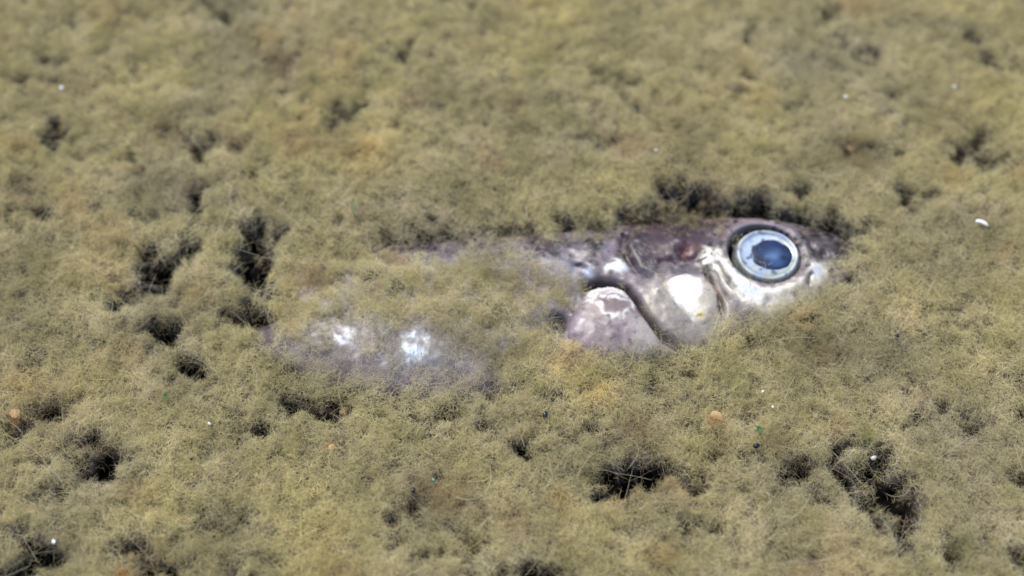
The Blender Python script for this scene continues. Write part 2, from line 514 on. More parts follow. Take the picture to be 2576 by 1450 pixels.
def strands(x, y, h, bel, per, K, length, rad, curl, zlo, zhi, flat, spread):
    idx = np.repeat(np.arange(len(x)), per)
    n = len(idx)
    sx = x[idx] + rng.normal(0, spread, n)
    sy = y[idx] + rng.normal(0, spread, n)
    base = samp(H, sx, sy)
    b = bel[idx]
    sz = base + rng.uniform(zlo, zhi, n) * (1 - .6 * b) - .4 * b
    d = rng.normal(size=(n, 3))
    d[:, 2] *= flat
    d /= np.linalg.norm(d, axis=1)[:, None]
    ax = rng.normal(size=(n, 3))
    ax[:, 2] += .6
    ax /= np.linalg.norm(ax, axis=1)[:, None]
    L = rng.uniform(length[0], length[1], n)
    step = L / (K - 1)
    P = np.empty((n, K, 3))
    p = np.stack([sx, sy, sz], -1)
    p -= d * (L * .5)[:, None]
    ang = rng.normal(0, curl, n)
    for k in range(K):
        P[:, k] = p
        p = p + d * step[:, None]
        a = (ang + rng.normal(0, curl * .8, n))[:, None]
        cr = np.cross(ax, d)
        d = d * np.cos(a) + cr * np.sin(a) + ax * (np.sum(ax * d, 1)[:, None]) * (1 - np.cos(a))
        d[:, 2] *= .93
        d /= np.linalg.norm(d, axis=1)[:, None]
    R = rad * rng.uniform(.7, 1.35, n)
    # colours: olive threads, some grey, some ochre, in patches
    a20, a9, a4, b12, b5 = [samp(g, sx, sy) for g in (p20, p9, p4, q12, q5)]
    c = np.tile(cA, (n, 1))

    def mixin(col, f):
        f = np.clip(f, 0, 1)[:, None]
        c[:] = c * (1 - f) + col * f
    mixin(cB, .35 + .15 * a9 + .2 * rng.normal(size=n))
    mixin(cC, .30 + .12 * a20 + .1 * a4 + .15 * rng.normal(size=n))
    mixin(cD, sm(1.0, 2.4, b12 + .5 * b5) * .14 + .02)
    mixin(cE, sm(1.2, 2.6, b5 + .3 * a4) * .3)
    px, py = proj(sx, sy, 0)
    for (qx, qy, qr, t) in SPOT:
        g = np.exp(-(((px - qx) / qr) ** 2 + ((py - qy) / (qr * .8)) ** 2))
        if t == 'o':
            mixin(lin(214, 150, 76), g * .9)
        elif t == 'b':
            mixin(lin(156, 130, 96), g * .5)
        elif t == 'h':
            mixin(cD, g * .4)
        elif t == 'g':
            mixin(lin(140, 148, 76), g * .55)
        else:
            mixin(cF, g * .15)
    mixin(lin(200, 188, 186), .65 * b)  # milky haze over the belly, painted as paler threads
    c *= np.clip(1 + .09 * a9 + .06 * a4, .7, 1.3)[:, None]
    c *= np.clip(1 + .16 * rng.normal(size=n), .5, 1.5)[:, None]
    return P, R, c


def add_curves(name, sets, parent):
    cu = bpy.data.hair_curves.new(name)
    for P, R, c in sets:
        pass
    sizes = np.concatenate([np.full(P.shape[0], P.shape[1]) for P, R, c in sets])
    cu.add_curves([int(v) for v in sizes])
    pos = np.concatenate([P.reshape(-1, 3) for P, R, c in sets]).astype(np.float32) * MM
    rads = []
    for P, R, c in sets:
        K = P.shape[1]
        tp = np.ones(K)
        tp[0] = tp[-1] = .35
        rads.append((R[:, None] * tp[None]).ravel())
    rads = np.concatenate(rads).astype(np.float32) * MM
    cu.attributes["position"].data.foreach_set("vector", pos.ravel())
    ra = cu.attributes.get("radius") or cu.attributes.new("radius", 'FLOAT', 'POINT')
    ra.data.foreach_set("value", rads)
    ca = cu.attributes.new("col", 'FLOAT_COLOR', 'CURVE')
    cc = np.concatenate([c for P, R, c in sets])
    cc = np.concatenate([cc, np.ones((len(cc), 1))], 1).astype(np.float32)
    ca.data.foreach_set("color", cc.ravel())
    cu.materials.append(M_thread)
    return link(bpy.data.objects.new(name, cu), parent)


tx, ty, th, tb, tbr = tufts(740000)
setA = strands(tx, ty, th, tb, 9, 4, (.5, 1.7), .0108, .9, -1.0, .35, .75, .4)
kx = rng.random(len(tx)) < .07
setB = strands(tx[kx], ty[kx], th[kx], tb[kx], 1, 7, (2, 6), .012, .22, -.6, .5, .35, .6)
# a few long pale threads that bridge the hollows
lx, ly = rng.uniform(X0 + 5, X1 - 5, 3500), rng.uniform(Y0 + 5, Y1 - 5, 3500)
kl = samp(np.clip(NEAR, 0, 1), lx, ly) < .3
lx, ly = lx[kl], ly[kl]
setC = strands(lx, ly, np.zeros(len(lx)), np.zeros(len(lx)), 1, 11, (3, 9), .016, .13, -.2, .5, .12, .1)
hc_ = np.clip(samp(HOLE, lx, ly), 0, 1)
setC[0][:, :, 2] += (hc_ * 3.4)[:, None]
setC[2][:] = setC[2] * .5 + .5 * lin(214, 206, 190)
fil = add_curves("filaments", [setA, setB, setC], mat_root)
fil["kind"] = "stuff"
print("strands", setA[0].shape[0], setB[0].shape[0])

# ------------------------------------------------------------------ fish
fish = link(bpy.data.objects.new("dead_fish", None))
fish.location = (0, 0, 0)
fish.empty_display_size = .02
tag(fish, "dead silvery fish lying half buried in the algae, blue-eyed head to the right", "fish")

W = lambda pts, z=-1.0: [tuple(float(v) for v in unproj(*Zc(p), z)) for p in pts]
PXMM = 0.3907 / F * DIST      # mm per close-up pixel, across
EYE = W([(1722, 512)], -.8)[0]
PUP = W([(1768, 497)], -.5)[0]
GROOVE = W([(560, 722), (640, 700), (730, 712), (820, 745), (880, 830), (950, 930), (1030, 1010), (1110, 1050), (1190, 1100)])
CHEEK = W([(1020, 705), (1060, 670), (1110, 650), (1190, 628), (1260, 645), (1320, 655), (1375, 710), (1400, 760), (1410, 860), (1370, 940), (1310, 975), (1240, 950), (1160, 880), (1080, 790), (1020, 720)])
GILL = W([(545, 760), (620, 735), (720, 722), (800, 750), (850, 810), (890, 870), (960, 960), (1040, 1050), (1060, 1120), (900, 1180), (680, 1190), (500, 1140), (420, 1040), (440, 930), (500, 850)])
ORB = W([(1370, 560), (1440, 650), (1530, 735), (1630, 800), (1740, 830), (1850, 790), (1950, 730), (2030, 650), (2090, 570)])
BACKEDGE = W([(800, 380), (800, 450), (850, 560), (960, 620), (1080, 560), (1200, 545), (1300, 500)])


def head_disp(x, y):
    """relief of head bones over the plain body, mm"""
    z = np.zeros_like(x)
    # socket round the eye
    r = np.hypot(x - EYE[0], y - EYE[1])
    z += .55 * np.exp(-((r - 5.6) / .8) ** 2)
    r2 = np.hypot(x - EYE[0] + .32, y - EYE[1] - .36)
    z -= 2.6 * (1 - sm(4.1, 4.75, r2))
    # groove behind the cheek
    z -= 1.6 * np.exp(-(dline(x, y, GROOVE) / .62) ** 2)
    # ridge bands: bones under the eye
    d = dline(x, y, ORB)
    z += .6 * np.exp(-(d / 1.5) ** 4)
    for ln, dep, wd in ((W([(1330, 630), (1380, 730), (1420, 800), (1440, 880)]), .9, .35), (W([(1390, 585), (1440, 660), (1500, 740), (1560, 800)]), .5, .28), (W([(1360, 600), (1420, 720), (1470, 800)]), .4, .2),
                        (W([(800, 380), (790, 450), (830, 540), (880, 620), (960, 660)]), .9, .5), (W([(1030, 560), (1150, 545), (1260, 545), (1300, 490), (1400, 520), (1440, 560)]), .45, .35),
                        (W([(2000, 640), (1990, 690)]), .5, .25), (W([(640, 700), (560, 620), (480, 590)]), .6, .6)):
        z -= dep * np.exp(-(dline(x, y, ln) / wd) ** 2)
    for (c, rx, ry, a) in (((740, 600), 60, 36, .5), ((585, 622), 40, 32, .3), ((1150, 430), 150, 70, .4), ((1350, 520), 70, 40, .5), ((2040, 425), 40, 32, .4), ((1180, 500), 40, 20, -.3), ((2010, 430), 20, 28, -.5), ((2095, 470), 22, 24, -.5), ((620, 480), 150, 60, .3), ((2060, 600), 40, 50, .4), ((365, 945), 70, 50, -1.2), ((1020, 740), 30, 30, .35)):
        cx, cy = W([c])[0]
        sx, sy = rx * PXMM, ry * PXMM / math.sin(PITCH)
        z += a * np.exp(-((x - cx) / sx) ** 2 - ((y - cy) / sy) ** 2)
    return z


# a vertical mapping of the close-up's pixels onto the fish for its colouring
def closeup(x, y, z=-1.0):
    px, py = proj(x, y, z)
    return (px - 1257.9) / .3907, (py - 440.25) / .3907


def g2(cx, cy, x, y, rx, ry, p=1.0, rot=0):
    c, s = math.cos(math.radians(rot)), math.sin(math.radians(rot))
    dx, dy = cx - x, cy - y
    u, v = dx * c + dy * s, -dx * s + dy * c
    return np.exp(-((u / rx) ** 2 + (v / ry) ** 2) ** p)


m1, m2, m3, m4 = band(1.0, 41, .6), band(2.2, 42), band(.6, 43, .4), band(5, 44)


def paint_body(x, y):
    cx, cy = closeup(x, y)
    a1, a2, a3, a4 = [samp(g, x, y) for g in (m1, m2, m3, m4)]
    cx = cx + a2 * 7 + a3 * 4
    cy = cy + a1 * 7 + a3 * 4
    n = len(x)
    col = np.tile(lin(160, 146, 148), (n, 1))
    sil = np.full(n, .05)

    def mixin(c, f, s=None):
        f = np.clip(f, 0, 1)
        col[:] = col * (1 - f[:, None]) + np.asarray(c) * f[:, None]
        if s is not None:
            sil[:] = sil * (1 - f) + s * f
    # belly and flank
    mixin(lin(142, 134, 140), sm(900, 300, cx) * .8, .3)
    mixin(lin(130, 118, 124), .25 + .3 * a4)
    # skull roof, purple and pigmented
    up = sm(620, 540, cy) * sm(760, 860, cx) * sm(1560, 1400, cx)
    mixin(lin(128, 100, 106), up * .75)
    mixin(lin(86, 34, 46), g2(cx, cy, 1130, 445, 215, 88, 2) * .95)
    mixin(lin(88, 70, 84), g2(cx, cy, 1060, 400, 80, 50, 1.5) * .7)
    mixin(lin(128, 36, 46), g2(cx, cy, 1165, 505, 62, 26, 1.5) * .85)
    mixin(lin(160, 84, 80), g2(cx, cy, 1240, 480, 60, 40) * .5)
    mixin(lin(84, 80, 94), g2(cx, cy, 900, 540, 70, 110, 1.5, -15) * .75)
    mixin(lin(52, 44, 50), g2(cx, cy, 830, 430, 38, 80, 1.5) * .8)
    mixin(lin(60, 54, 64), g2(cx, cy, 980, 600, 80, 45, 1.5, 30) * .7)
    mixin(lin(118, 108, 116), g2(cx, cy, 1340, 530, 95, 45, 2) * .7)
    mixin(lin(62, 52, 58), g2(cx, cy, 1180, 620, 180, 38, 2) * .65)
    mixin(lin(200, 205, 220), g2(cx, cy, 1400, 487, 18, 14) * .8)
    mixin(lin(96, 84, 90), g2(cx, cy, 300, 480, 110, 60, 2) * .6)
    mixin(lin(178, 166, 176), g2(cx, cy, 640, 480, 120, 70, 1.5) * .5)
    mixin(lin(168, 168, 186), g2(cx, cy, 460, 620, 120, 60, 1.5) * .6)
    mixin(lin(84, 72, 78), sm(600, 540, cy) * sm(1500, 1350, cx) * (.45 + .25 * a2 + .15 * a1))
    mixin(lin(78, 54, 60), sm(590, 530, cy) * sm(700, 850, cx) * sm(1480, 1300, cx) * (.35 + .2 * a4))
    # bands round cheek
    mixin(lin(176, 166, 152), sm(640, 760, cy) * sm(860, 960, cx) * sm(1560, 1450, cx) * .9, .2)
    mixin(lin(150, 140, 130), g2(cx, cy, 1120, 960, 120, 60, 1.5, 50) * .5)
    # bone band under the eye
    d = dline(cx, cy, [(1360, 545), (1420, 610), (1520, 705), (1620, 780), (1740, 820), (1850, 780), (1950, 715), (2030, 640), (2100, 560)])
    mixin(lin(240, 232, 214), np.exp(-(d / 76) ** 4) * (.95 + .1 * a1), .3)
    mixin(lin(250, 250, 250), np.exp(-(dline(cx, cy, [(1480, 640), (1560, 740), (1650, 790)]) / 26) ** 2) * .8, .5)
    mixin(lin(232, 214, 178), g2(cx, cy, 1900, 745, 60, 26) * .6)
    mixin(lin(246, 250, 250), g2(cx, cy, 2040, 620, 34, 50, 1.5, 20), .5)
    for ln, wd, f in (([(1330, 630), (1380, 730), (1420, 800), (1440, 880)], 20, .9), ([(1395, 590), (1440, 660), (1500, 740)], 11, .8), ([(1355, 600), (1400, 690), (1450, 770)], 9, .7), ([(2010, 620), (1985, 690)], 12, .6)):
        mixin(lin(96, 82, 72), np.exp(-(dline(cx, cy, ln) / wd) ** 2) * f)
    mixin(lin(196, 178, 160), g2(cx, cy, 1400, 720, 22, 60, 1.2, -25) * .5)
    # groove behind cheek
    d = dline(cx, cy, [(560, 722), (640, 700), (730, 712), (820, 745), (880, 830), (950, 930), (1030, 1010), (1110, 1050), (1190, 1100)])
    mixin(lin(66, 50, 56), np.exp(-(d / 30) ** 2) * .85)
    mixin(lin(120, 106, 106), g2(cx, cy, 720, 680, 180, 30, 1.5, 5) * .6)
    mixin(lin(34, 26, 34), g2(cx, cy, 365, 945, 75, 55, 2, 20) * .95)  # darkness of the gap in the algae, painted onto the flank
    # white spots
    mixin(lin(255, 255, 250), g2(cx, cy, 745, 602, 66, 40, 2.5, -10), .3)
    mixin(lin(176, 182, 200), g2(cx, cy, 580, 622, 44, 36, 2) * .8, .3)
    mixin(lin(215, 205, 190), g2(cx, cy, 1035, 745, 34, 28, 1.5) * .8, .3)
    mixin(lin(200, 200, 205), g2(cx, cy, 300, 560, 60, 22) * .5)
    # snout
    mixin(lin(58, 50, 54), sm(1880, 2060, cx) * sm(620, 520, cy) * .6)
    mixin(lin(104, 98, 100), .6 * sm(1930, 2040, cx) * sm(560, 480, cy) * .8)
    mixin(lin(24, 22, 28), g2(cx, cy, 2210, 480, 70, 90, 2) * .85)
    mixin(lin(40, 36, 42), sm(.4, 1.4, a1) * sm(1950, 2080, cx) * sm(600, 520, cy) * .8)
    mixin(lin(160, 145, 140), g2(cx, cy, 2045, 425, 34, 30, 2) * .8)
    mixin(lin(120, 104, 108), g2(cx, cy, 1960, 640, 50, 70) * .7)
    # socket shade painted as a dark ring, shifted to the upper left
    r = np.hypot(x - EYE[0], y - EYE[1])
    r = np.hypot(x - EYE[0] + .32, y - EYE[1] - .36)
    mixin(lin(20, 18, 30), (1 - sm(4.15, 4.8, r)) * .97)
    # wet glints on the belly, painted into the skin colour
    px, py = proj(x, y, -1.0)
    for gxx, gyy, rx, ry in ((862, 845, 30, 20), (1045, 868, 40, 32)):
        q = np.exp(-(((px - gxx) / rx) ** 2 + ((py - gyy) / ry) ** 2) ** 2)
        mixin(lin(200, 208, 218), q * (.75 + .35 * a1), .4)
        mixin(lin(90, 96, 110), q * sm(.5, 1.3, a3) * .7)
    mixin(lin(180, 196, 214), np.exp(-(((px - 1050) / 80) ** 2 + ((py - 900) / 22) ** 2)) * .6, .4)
    # pigment speckles on the upper half
    dots = sm(.8, 1.4, a3 + .35 * a2)
    mixin(lin(26, 20, 26), dots * sm(660, 560, cy) * .9)
    mixin(lin(196, 182, 178), sm(1.1, 1.7, a3 * -1 + .3 * a1) * sm(660, 560, cy) * .4)
    mixin(lin(60, 52, 56), sm(1.4, 2.0, a3) * .4)
    col *= (.52 + .48 * np.clip(col.mean(1) * 1.3, 0, 1))[:, None]
    col *= np.clip(1 + .07 * a1 + .05 * a2, .6, 1.3)[:, None]
    return np.clip(col, 0, .95), np.clip(sil, 0, 1)


# body: rings across the fish, dense over the head
us = np.concatenate([np.linspace(XT, -25, 160, endpoint=False), np.linspace(-25, XN, 420)])
nw_t, nw_b = 190, 26
vt = np.sin(np.linspace(-math.pi / 2, math.pi / 2, nw_t))
vb = np.sin(np.linspace(math.pi / 2, -math.pi / 2, nw_b + 2))[1:-1]
UT, VT = np.meshgrid(us, vt, indexing='ij')
YC, YH = (Ytop(UT) + Ybot(UT)) / 2, (Ytop(UT) - Ybot(UT)) / 2
YY = YC + YH * VT
ZZ = fish_base_z(UT, YY)
ZZ = np.where(abs(VT) > .9999, -3.4 - 6.5 * sm(-26, -37, UT), ZZ)
edge = np.clip(1 - abs(VT) ** 6, 0, 1)
ZD = ZZ + (head_disp(UT, YY) + .022 * samp(m1, UT, YY) + .012 * samp(m3, UT, YY) + .03 * samp(m2, UT, YY)) * edge
UB, VB = np.meshgrid(us, vb, indexing='ij')
YB = (Ytop(UB) + Ybot(UB)) / 2 + (Ytop(UB) - Ybot(UB)) / 2 * VB
ZB = -3.4 - 6.5 * sm(-26, -37, UB) - np.sqrt(np.clip(1 - abs(VB) ** 2.3, 0, 1)) * thick(UB) * .8
nv = nw_t + nw_b
P = np.concatenate([np.stack([UT, YY, ZD], -1), np.stack([UB, YB, ZB], -1)], 1)
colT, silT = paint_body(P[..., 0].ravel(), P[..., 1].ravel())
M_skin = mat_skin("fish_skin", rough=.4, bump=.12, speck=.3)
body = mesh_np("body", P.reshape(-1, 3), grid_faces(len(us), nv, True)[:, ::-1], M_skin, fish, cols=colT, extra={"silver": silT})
# close snout and tail ends
bm = bmesh.new()
bm.from_mesh(body.data)
bm.edges.ensure_lookup_table()
be = [e for e in bm.edges if e.is_boundary]
bmesh.ops.holes_fill(bm, edges=be, sides=0)
bmesh.ops.recalc_face_normals(bm, faces=bm.faces)
bm.to_mesh(body.data)
bm.free()


def plate(name, poly, lift, rim, dome, paint, mat, label=None, res=.16, sink=1.6):
    """a thin curved bone plate lying on the head: polygon outline, rounded rim"""
    xs, ys = [p[0] for p in poly], [p[1] for p in poly]
    x = np.arange(min(xs) - .6, max(xs) + .6, res)
    y = np.arange(min(ys) - .6, max(ys) + .6, res)
    A, B = np.meshgrid(x, y, indexing='ij')
    ins = inside(A + samp(m2, A, B) * .12, B + samp(m1, A, B) * .12, poly)
    d = dline(A, B, poly + [poly[0]])
    sd = np.where(ins, d, -d)
    t = np.clip(sd / rim, 0, 1)
    prof = np.sqrt(np.clip(1 - (1 - t) ** 2, 0, 1))
    Z = fish_base_z(A, B) - sink * .3 + (lift + sink * .3) * prof + dome * sm(0, 3.5, sd) + .025 * samp(m1, A, B)
    keep = sd > -res
    cols, sil = paint(A.ravel(), B.ravel())
    idx = -np.ones(A.shape, int)
    nu_, nv_ = A.shape
    fq = grid_faces(nu_, nv_)
    kf = keep.ravel()[fq].all(1)
    fq = fq[kf]
    used = np.unique(fq)
    remap = -np.ones(A.size, int)
    remap[used] = np.arange(len(used))
    V = np.stack([A, B, Z], -1).reshape(-1, 3)[used]
    fq = remap[fq]
    nU = len(used)
    # underside, then stitched rim
    Vb = V.copy()
    Vb[:, 2] -= .35
    Fb = fq[:, ::-1] + nU
    e = np.concatenate([fq[:, [0, 1]], fq[:, [1, 2]], fq[:, [2, 3]], fq[:, [3, 0]]])
    key = {}
    for a_, b_ in e.tolist():
        key[(a_, b_)] = 1
    rimf = [(b_, a_, a_ + nU, b_ + nU) for (a_, b_) in key if (b_, a_) not in key]
    V = np.concatenate([V, Vb])
    Fq = np.concatenate([fq, Fb, np.array(rimf)])
    cc = np.concatenate([cols[used], cols[used]])
    ss = np.concatenate([sil[used], sil[used]])
    o = mesh_np(name, V, Fq, mat, fish, cols=cc, extra={"silver": ss})
    if label:
        o["label"] = label
    return o


def paint_cheek(x, y):
    cx, cy = closeup(x, y)
    a1, a2, a3 = [samp(g, x, y) for g in (m1, m2, m3)]
    cx = cx + a2 * 8 + a3 * 5
    cy = cy + a1 * 8 + a3 * 5
    col = np.tile(lin(186, 174, 156), (len(x), 1))
    sil = np.full(len(x), .2)

    def mixin(c, f, s=None):
        f = np.clip(f, 0, 1)
        col[:] = col * (1 - f[:, None]) + np.asarray(c) * f[:, None]
        if s is not None:
            sil[:] = sil * (1 - f) + s * f
    mixin(lin(130, 110, 106), sm(700, 640, cy) * .9)
    mixin(lin(150, 134, 120), sm(1090, 1030, cx) * .6)
    mixin(lin(184, 176, 156), g2(cx, cy, 1340, 780, 50, 90) * .5)
    mixin(lin(255, 255, 255), g2(cx, cy, 1190, 735, 100, 92, 3), .1)  # blown highlight on the white cheek, painted into its colour
    mixin(lin(255, 254, 248), g2(cx, cy, 1215, 830, 46, 50, 2), .3)
    mixin(lin(240, 232, 214), g2(cx, cy, 1270, 890, 60, 60, 2) * .8)
    mixin(lin(150, 120, 96), g2(cx, cy, 1290, 665, 60, 26) * .5)
    mixin(lin(232, 216, 150), g2(cx, cy, 1293, 908, 26, 26, 2) * .7)
    mixin(lin(150, 118, 40), g2(cx, cy, 1293, 908, 14, 14, 2) * .95)
    mixin(lin(110, 96, 88), sm(1.3, 1.9, a3) * .5)
    return np.clip(col, 0, .95), sil


def paint_gill(x, y):
    cx, cy = closeup(x, y)
    a1, a2, a3 = [samp(g, x, y) for g in (m1, m2, m3)]
    cx = cx + a2 * 8 + a3 * 5
    cy = cy + a1 * 8 + a3 * 5
    col = np.tile(lin(150, 134, 132), (len(x), 1))
    sil = np.full(len(x), .15)

    def mixin(c, f, s=None):
        f = np.clip(f, 0, 1)
        col[:] = col * (1 - f[:, None]) + np.asarray(c) * f[:, None]
        if s is not None:
            sil[:] = sil * (1 - f) + s * f
    mixin(lin(112, 94, 94), g2(cx, cy, 730, 850, 130, 70, 2) * .7)
    mixin(lin(120, 104, 106), sm(.2, 1.6, a2) * .6)
    mixin(lin(96, 82, 86), sm(.8, 1.8, a1 + .4 * a3) * .5)
    mixin(lin(182, 172, 162), sm(880, 960, cy) * sm(760, 900, cx) * .7)
    mixin(lin(124, 112, 124), sm(560, 470, cx) * .7)
    for ln, wd, f in (([(570, 800), (600, 765), (690, 738), (770, 752), (830, 790), (865, 850)], 20, .95), ([(590, 830), (640, 790), (720, 770), (800, 800)], 9, .8), ([(640, 870), (660, 930), (720, 945), (800, 915), (862, 862)], 10, .75), ([(560, 850), (610, 845), (650, 870)], 9, .7), ([(690, 820), (740, 800), (770, 830)], 7, .6)):
        mixin(lin(244, 238, 226), np.exp(-(dline(cx, cy, ln) / wd) ** 2) * f * np.clip(.85 + .35 * a1, 0, 1.1), .4)  # crinkled highlights painted as pale arcs
    mixin(lin(90, 74, 76), sm(1.0, 1.8, a3 + .4 * a2) * .5)
    mixin(lin(240, 236, 228), sm(.7, 1.3, a3 + .5 * a1) * g2(cx, cy, 690, 800, 190, 75, 2) * .8, .4)  # small glints painted over the upper part of the cover
    mixin(lin(214, 204, 200), g2(cx, cy, 540, 975, 26, 14) * .5)
    return np.clip(col, 0, .95), sil


M_bone = mat_skin("fish_bone", rough=.4, bump=.15, speck=.22, scale=3500)
cheek = plate("cheek_plate", CHEEK, .35, 1.6, .35, paint_cheek, M_bone, "white cheek bone with a painted highlight and a small yellow dot")
gill = plate("gill_cover", GILL, .55, 1.5, .4, paint_gill, M_bone, "pinkish grey rounded gill cover with a white arched edge")

# eye: a squat drum with rounded glassy rim, silver iris, blue clouded pupil
EZ = -2.9


def revolve(cx, cy, prof, nseg, name, mat, parent, wobf=None, label=None, colf=None):
    pr = np.array(prof)
    th = np.linspace(0, 2 * math.pi, nseg, endpoint=False)
    R = pr[:, 0][:, None] * np.ones(nseg)[None]
    if wobf is not None:
        R = R * wobf(th)[None] ** (pr[:, 2][:, None] if pr.shape[1] > 2 else 1)
    X = cx + R * np.cos(th)[None]
    Y = cy + R * np.sin(th)[None]
    Z = pr[:, 1][:, None] * np.ones(nseg)[None]
    V = np.stack([X, Y, Z], -1).reshape(-1, 3)
    cols = sil = None
    if colf:
        cols, sil = colf(V[:, 0], V[:, 1])
    o = mesh_np(name, V, grid_faces(len(pr), nseg, True), mat, parent, cols=cols, extra={"silver": sil} if sil is not None else None)
    if label:
        o["label"] = label
    return o


def paint_iris(x, y):
    a1, a2, a3 = [samp(g, x, y) for g in (m1, m2, m3)]
    dx, dy = x - EYE[0], y - EYE[1]
    r = np.hypot(dx, dy)
    ang = np.arctan2(dy, dx)
    col = np.tile(lin(196, 202, 200), (len(x), 1))
    sil = np.full(len(x), .35)

    def mixin(c, f):
        f = np.clip(f, 0, 1)
        col[:] = col * (1 - f[:, None]) + np.asarray(c) * f[:, None]
    mixin(lin(176, 192, 216), sm(.2, -.9, np.cos(ang - math.radians(150)) * -1) * (1 - sm(3.1, 3.5, r)) * .9)
    mixin(lin(168, 172, 150), sm(0, .9, np.cos(ang + math.radians(80))) * .6)
    mixin(lin(120, 134, 150), sm(.6, 1.5, a1) * .5)
    mixin(lin(104, 114, 120), np.exp(-((r - 3.35) / .16) ** 2) * .45)
    mixin(lin(235, 240, 240), np.exp(-((r - 3.6) / .18) ** 2) * .5)
    mixin(lin(96, 108, 112), np.exp(-((r - 3.1) / .22) ** 2) * sm(.3, -.8, np.sin(ang)) * .5)
    mixin(lin(140, 158, 190), sm(.1, 1.0, a2) * .6)
    mixin(lin(150, 154, 128), sm(.3, 1.2, a1 - a2) * .5 * sm(.2, -.6, np.sin(ang)))
    mixin(lin(40, 60, 84), sm(1.0, 1.6, a3 + .5 * a1) * .7 * (1 - sm(3.2, 3.5, r)))
    mixin(lin(84, 90, 92), sm(3.72, 3.95, r) * .75)
    mixin(lin(60, 84, 112), sm(1.5, 2.2, a3 + .3 * a1) * .6)
    return np.clip(col, 0, .95), sil


M_iris = mat_skin("fish_eye_silver", rough=.32, bump=.12, speck=.16, scale=2500)
M_iris.node_tree.nodes["Principled BSDF"].inputs["Coat Weight"].default_value = .35
M_iris.node_tree.nodes["Principled BSDF"].inputs["Coat Roughness"].default_value = .08
top = EZ + 2.25
prof = [(2.0, top - 3.2), (3.8, top - 3.2), (4.3, top - 2.2), (4.28, top - 1.5), (4.16, top - .9), (3.98, top - .45), (3.82, top - .15), (3.66, top), (3.54, top - .08), (3.44, top - .22), (3.32, top - .34), (3.1, top - .4), (2.35, top - .44), (2.1, top - .46), (1.8, top - .6), (1.0, top - 1.1), (.05, top - 1.1)]
# resample the profile smoothly
pa = np.array(prof)
tt = np.linspace(0, len(pa) - 1, 80)
pa = np.stack([np.interp(tt, np.arange(len(pa)), pa[:, 0]), np.interp(tt, np.arange(len(pa)), pa[:, 1])], -1)
eye = revolve(EYE[0], EYE[1], pa, 160, "eye", M_iris, fish, wobf=lambda t: 1 + .012 * np.sin(3 * t + .5) + .007 * np.sin(7 * t + 1), colf=paint_iris, label="round silver eye ring with bluish white iris")


def paint_pupil(x, y):
    a1, a2, a3 = [samp(g, x, y) for g in (m1, m2, m3)]
    dx, dy = x - PUP[0], y - PUP[1]
    r = np.hypot(dx, dy)
    col = np.tile(lin(20, 42, 76), (len(x), 1))

    def mixin(c, f):
        f = np.clip(f, 0, 1)
        col[:] = col * (1 - f[:, None]) + np.asarray(c) * f[:, None]
    mixin(lin(84, 110, 148), np.exp(-((dx + .1) / 1.1) ** 2 - ((dy + .2) / .95) ** 2) * .85)
    mixin(lin(10, 22, 48), np.exp(-((dx - 1.15) / .5) ** 2 - ((dy + .55) / .4) ** 2) * .9)
    mixin(lin(14, 28, 58), np.exp(-((dx + 1.9) / .4) ** 2 - ((dy + .8) / .4) ** 2) * .9)
    mixin(lin(60, 96, 140), np.exp(-((dx - .2) / .8) ** 2 - ((dy + 1.5) / .5) ** 2) * .6)
    mixin(lin(14, 30, 60), sm(1.75, 2.2, r) * .7)
    col *= np.clip(1 + .1 * a1, .6, 1.4)[:, None]
    return np.clip(col, 0, .9), np.zeros(len(x))


def pup_wob(th):
    f = 1 + .05 * np.cos(2 * th + .4) + .03 * np.sin(5 * th) + .02 * np.cos(9 * th + 1)
    f += .10 * np.exp(-((((th - math.radians(206)) + math.pi) % (2 * math.pi) - math.pi) / .16) ** 2)
    f -= .09 * np.exp(-((((th - math.radians(182)) + math.pi) % (2 * math.pi) - math.pi) / .15) ** 2)
    f -= .12 * np.exp(-((((th - math.radians(232)) + math.pi) % (2 * math.pi) - math.pi) / .22) ** 2)
    f += .07 * np.exp(-((((th - math.radians(340)) + math.pi) % (2 * math.pi) - math.pi) / .3) ** 2)
    return f


M_pup = mat_skin("fish_pupil", rough=.45, bump=.03, speck=.1, scale=1500)
M_pup.node_tree.nodes['Principled BSDF'].inputs['Specular IOR Level'].default_value = .2
PR = 2.6
pr = [(PR * (1 - k / 45) + .01, 0) for k in range(45)]
pup = revolve(PUP[0] - .06, PUP[1], pr, 140, "pupil", M_pup, eye, wobf=pup_wob, colf=paint_pupil, label="cloudy blue pupil")
for i, v in enumerate(pup.data.vertices):      # the pupil lies in the dish of the iris, its edge just sunk into it
    rp = pr[i // 140][0] / PR
    ex, ey = v.co.x / MM - EYE[0], v.co.y / MM - EYE[1]
    v.co.z = (top - .46 + .14 * (1 - rp ** 4)) * MM
pup.data.update()
# tail fin and back fin lie under the algae
M_fin = mat_plain("fin_skin", tuple(lin(110, 102, 98)), .5)


def fin(name, pts, z0, th=.25):
    n = len(pts)
    V = [(x, y, z0 + th) for x, y in pts] + [(x, y, z0 - th) for x, y in pts]
    bm = bmesh.new()
    vs = [bm.verts.new(Vector(v) * MM) for v in V]
    bm.faces.new(vs[:n])
    bm.faces.new(vs[n:][::-1])
    for i in range(n):
        j = (i + 1) % n
        bm.faces.new((vs[i], vs[n + i], vs[n + j], vs[j]))
    bmesh.ops.recalc_face_normals(bm, faces=bm.faces)
    me = bpy.data.meshes.new(name)
    bm.to_mesh(me)
    bm.free()
    me.materials.append(M_fin)
    return link(bpy.data.objects.new(name, me), fish)


